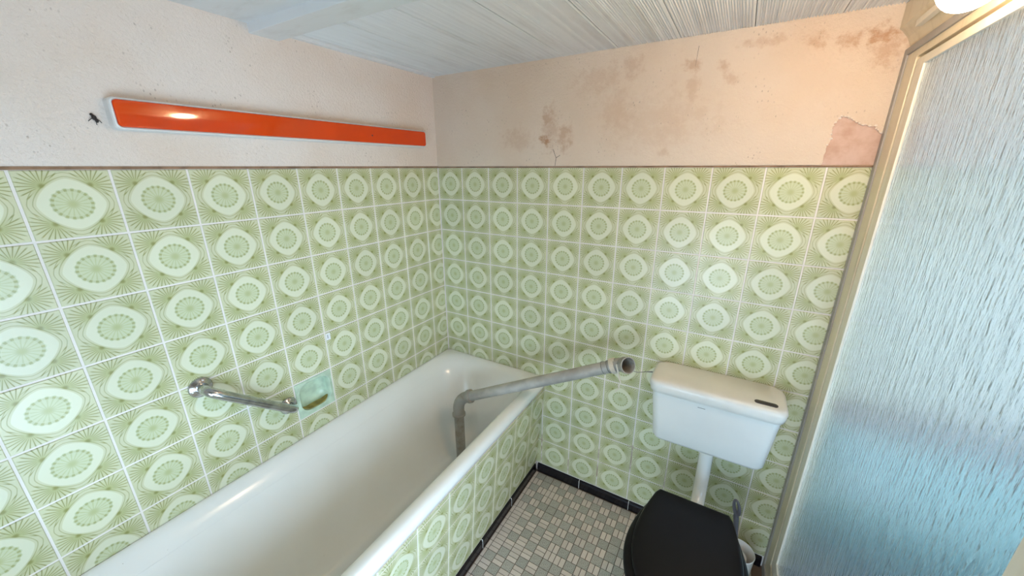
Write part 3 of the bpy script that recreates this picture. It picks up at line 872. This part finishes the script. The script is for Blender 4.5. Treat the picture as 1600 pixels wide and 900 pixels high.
lid = [egg(0.150, -0.272, -0.685, 0.417, back=0.74), egg(0.152, -0.266, -0.688, 0.4185, back=0.77), egg(0.154, -0.264, -0.690, 0.4275, back=0.77), egg(0.151, -0.266, -0.687, 0.432, back=0.77), egg(0.144, -0.272, -0.680, 0.4338, back=0.77), egg(0.10, -0.31, -0.62, 0.4348, back=0.74), egg(0.04, -0.40, -0.53, 0.4354, back=0.74)]
o = loft('lid', lid, M['lid_black'], toi, True, True, 50); o.location = to
for sx in (-0.06, 0.06):
    o = sweep('hinge', [(TX + sx - 0.016, -0.270, 0.409), (TX + sx + 0.016, -0.270, 0.409)], 0.0085, M['lid_black'], toi, 14); o.location = to
o = sweep('flush_spigot', [(1.325, -0.205, 0.285), (1.325, -0.26, 0.285)], 0.031, M['ceramic'], toi, 20); o.location = to

# ------------------------------------------------------------------ toilet brush
bh = empty('brush_holder', (1.490, -0.13, 0), 'white round toilet brush holder on the floor beside the toilet', 'brush holder')
ho = -Vector(bh.location)
o = lathe('cup', [(0.040, 0.0), (0.046, 0.004), (0.047, 0.05), (0.051, 0.150), (0.053, 0.165), (0.051, 0.168), (0.048, 0.164), (0.044, 0.08), (0.0, 0.075)], M['white_plastic'], bh, 32); 
br = empty('toilet_brush', (1.478, -0.135, 0.08), 'grey plastic toilet brush handle standing in the white holder', 'toilet brush')
bo = -Vector(br.location)
hp = [(1.482, -0.135, 0.09), (1.474, -0.135, 0.20), (1.466, -0.135, 0.25), (1.459, -0.135, 0.300), (1.456, -0.135, 0.318), (1.454, -0.135, 0.330)]
o = sweep('shaft', hp, [0.007, 0.007, 0.0065, 0.0095, 0.0095, 0.007], M['brush_grey'], br, 14); o.location = bo
lp = []
for i in range(17):
    a_ = -math.pi / 2 + 2 * math.pi * i / 16
    lp.append((1.4515 + 0.0085 * math.cos(a_) - 0.006 * math.sin(a_), -0.135 - 0.003 * math.cos(a_), 0.361 + 0.030 * math.sin(a_)))
o = sweep('hanging_loop', lp, [0.0058 + 0.002 * math.cos(2 * math.pi * i / 16) for i in range(17)], M['brush_grey'], br, 10); o.location = bo
o = lathe('brush_head', [(0.006, 0.078), (0.032, 0.085), (0.036, 0.11), (0.034, 0.145), (0.008, 0.155)], M['white_plastic'], br, 20, 'z', (1.484, -0.135, 0)); o.location = bo

# ------------------------------------------------------------------ orange wall lamp
wl = empty('wall_lamp', (0.002, -0.6, 1.669), 'long wall lamp with glossy orange cover in a white frame', 'lamp')
lo = -Vector(wl.location)
def lring(x, y0, y1, z0, z1, r): return [(x, y, z) for y, z in rrect(y0, y1, z0, z1, r, 8)]
LY0, LY1, LZ0, LZ1 = -1.128, -0.105, 1.6355, 1.7055
o = loft('frame', [lring(0.0015, LY0, LY1, LZ0, LZ1, 0.012), lring(0.029, LY0, LY1, LZ0, LZ1, 0.012), lring(0.034, LY0 + 0.002, LY1 - 0.002, LZ0 + 0.002, LZ1 - 0.002, 0.011), lring(0.035, LY0 + 0.005, LY1 - 0.004, LZ0 + 0.0045, LZ1 - 0.0035, 0.010),
     lring(0.032, LY0 + 0.0065, LY1 - 0.0045, LZ0 + 0.006, LZ1 - 0.0045, 0.010)], M['white_plastic'], wl, True, True, 20); o.location = lo
cov = []
for x, g in ((0.030, 0.0066), (0.0345, 0.0068), (0.0360, 0.0078), (0.0363, 0.0095)):
    cov.append(lring(x, LY0 + g, LY1 - g + 0.002, LZ0 + g, LZ1 - g + 0.0015, max(0.010 - g * 0.2, 0.004)))
cv = loft('orange_cover', cov, M['orange'], wl, True, True, 8); cv.location = lo
o = lathe('chip_mark', [(0.0, 0.0008), (0.003, 0.0008), (0.0035, 0.0)], M['crack'], cv, 10, 'x', (0.0360, -0.405, 1.668))

# ------------------------------------------------------------------ grab bar
gb = empty('grab_bar', (0.002, -0.99, 0.83), 'worn chrome grab bar screwed to the tiles above the bathtub', 'grab bar')
go = -Vector(gb.location)
A = Vector((0.001, -1.105, 0.936)); B = Vector((0.001, -0.882, 0.737))
for q in (A, B):
    fl = lathe('flange', [(0.0305, -0.001), (0.0305, 0.003), (0.028, 0.006), (0.020, 0.009), (0.0165, 0.012)], M['chrome'], gb, 32, 'x', q); fl.location = go
    for k in range(3):
        a_ = math.radians(70 + 120 * k)
        lathe('screw', [(0.0035, 0.004), (0.0035, 0.0075), (0.002, 0.0085)], M['white_plastic'], fl, 10, 'x', q + Vector((0, math.cos(a_) * 0.022, math.sin(a_) * 0.022)))
px_ = Vector((0.056, 0, 0)); dd = (B - A).normalized()
path = [A + Vector((0.004, 0, 0)), A + Vector((0.018, 0, 0))] + bez(A + Vector((0.028, 0, 0)), A + px_, A + px_ + dd * 0.05, 8) + [A + px_ + dd * 0.1, B + px_ - dd * 0.1] + bez(B + px_ - dd * 0.045, B + px_, B + Vector((0.028, 0, 0)), 8) + [B + Vector((0.018, 0, 0)), B + Vector((0.004, 0, 0))]
o = sweep('rail', path, 0.0145, M['chrome'], gb, 20); o.location = go

# ------------------------------------------------------------------ recessed soap dish (takes the place of one tile)
sy0 = -(OL + (SOAP[1] + 1) * T) + G / 2; sz0 = ZTOP - (SOAP[0] + 1) * T + G / 2
sd = empty('soap_dish', (0, sy0 + TF / 2, sz0), 'mint green ceramic soap dish set into the tiles beside the grab bar', 'soap dish')
do = -Vector(sd.location)
sr2 = []
def sring(x, a0, a1, b0, b1, r): return [(x, y, z) for y, z in rrect(sy0 + a0, sy0 + a1, sz0 + b0, sz0 + b1, r, 8)]
sr2 = [sring(-0.0021, 0, TF, 0, TF, 0.001), sring(0.0008, 0.0015, TF - 0.0015, 0.0015, TF - 0.0015, 0.002), sring(0.0012, 0.008, TF - 0.008, 0.012, TF - 0.006, 0.030), sring(0.0035, 0.011, TF - 0.011, 0.016, TF - 0.009, 0.033),
       sring(0.0015, 0.014, TF - 0.014, 0.020, TF - 0.012, 0.034), sring(-0.016, 0.016, TF - 0.016, 0.024, TF - 0.014, 0.032), sring(-0.032, 0.020, TF - 0.020, 0.028, TF - 0.018, 0.030), sring(-0.040, 0.030, TF - 0.030, 0.036, TF - 0.028, 0.025), sring(-0.043, 0.045, TF - 0.045, 0.050, TF - 0.042, 0.02)]
o = loft('dish', sr2, M['mint'], sd, False, True, 50); o.location = do
V_ = []; F = []
rs = []
for lift in (0.0, 0.0025):
    rg = []
    for j in range(20):
        a_ = 2 * math.pi * j / 20
        yy = 0.0727 + 0.053 * math.cos(a_)
        xx = -0.0135 + 0.0145 * math.sin(a_)
        dy = abs(yy - 0.0727)
        base = 0.0225 + max(0.0, dy - 0.024) ** 2 * 17 + max(0.0, -0.016 - xx) * 0.2
        rg.append((xx, sy0 + yy, sz0 + base + lift))
    rs.append(rg)
o = loft('olive_crescent', rs, M['olive_brown'], sd); o.location = do  # thin olive-brown crescent along the bottom of the dish recess
# niche hole in the wall for the dish
bmod = wall_left.modifiers.new('niche', 'BOOLEAN')
cut = boxes_obj('niche_cut', [(-0.060, 0.05, sy0 + 0.006, sy0 + TF - 0.006, sz0 + 0.008, sz0 + TF - 0.004)], M['grout'])
bmod.object = cut; bmod.operation = 'DIFFERENCE'; bmod.solver = 'EXACT'
dg = bpy.context.evaluated_depsgraph_get()
nm = bpy.data.meshes.new_from_object(wall_left.evaluated_get(dg))
wall_left.modifiers.clear(); wall_left.data = nm
bpy.data.objects.remove(cut)

# ------------------------------------------------------------------ small things
stk = boxes_obj('sticker', [(0.0002, 0.0010, -0.700, -0.682, 0.917, 0.945)], M['sticker'])
tag(stk, 'tiny white paper sticker on the tile above the soap dish', 'sticker')
boxes_obj('pen_mark', [(0.0010, 0.0012, -0.694, -0.692, 0.924, 0.938)], M['button'], stk)
fly = empty('insect', (0.0015, -1.151, 1.660), 'small dark insect on the pink wallpaper beside the orange lamp', 'insect')
bm = bmesh.new()
for (y, z, r, sy_, sz_) in ((0.0, 0.0, 0.0045, 1.0, 1.3), (-0.003, 0.006, 0.003, 1, 1), (0.003, -0.006, 0.0038, 0.9, 1.3)):
    rr = bmesh.ops.create_icosphere(bm, subdivisions=2, radius=r)
    for v in rr['verts']: v.co = Vector((0.004 + v.co.x * 0.8, y + v.co.y * sy_, z + v.co.z * sz_))
me = bpy.data.meshes.new('body'); bm.to_mesh(me); bm.free(); me.materials.append(M['insect'])
o = bpy.data.objects.new('body', me); COL.objects.link(o); o.parent = fly
for (a, b) in (((0.002, -0.002), (0.011, -0.010)), ((0.0, -0.003), (0.002, -0.015)), ((-0.002, -0.001), (-0.010, -0.008))):
    sweep('leg', [(0.004, a[0], a[1]), (0.005, (a[0] + b[0]) / 2, (a[1] + b[1]) / 2 + 0.001), (0.0005, b[0], b[1])], 0.0007, M['insect'], fly, 5)

# ------------------------------------------------------------------ glowing lamp over the door
lm = empty('door_lamp', (1.572, -0.60, 1.905), 'glowing oval opal glass lamp fixed to the boards above the glazed door', 'lamp')
lmo = -Vector(lm.location)
LC = Vector((1.520, -0.595, 1.802)); LR = (0.036, 0.052, 0.040)
rings = []
for i in range(1, 16):
    th = math.pi * i / 16
    rings.append([(LC.x + LR[0] * math.sin(th) * math.cos(2 * math.pi * j / 28), LC.y + LR[1] * math.sin(th) * math.sin(2 * math.pi * j / 28), LC.z - LR[2] * math.cos(th)) for j in range(28)])
o = loft('opal_globe', rings, M['opal'], lm, True, True, 80); o.location = lmo
o = loft('holder', [[(x, y, z) for x, y in rrect(LC.x - q, LC.x + q, LC.y - q * 1.3, LC.y + q * 1.3, q, 8)] for q, z in ((0.024, 1.838), (0.028, 1.842), (0.028, 1.872), (0.022, 1.880))], M['white_plastic'], lm, True, True); o.location = lmo
o = boxes_obj('wall_arm', [(1.49, 1.5725, -0.615, -0.585, 1.880, 1.905)], M['white_plastic'], lm, 0.003); o.location = lmo
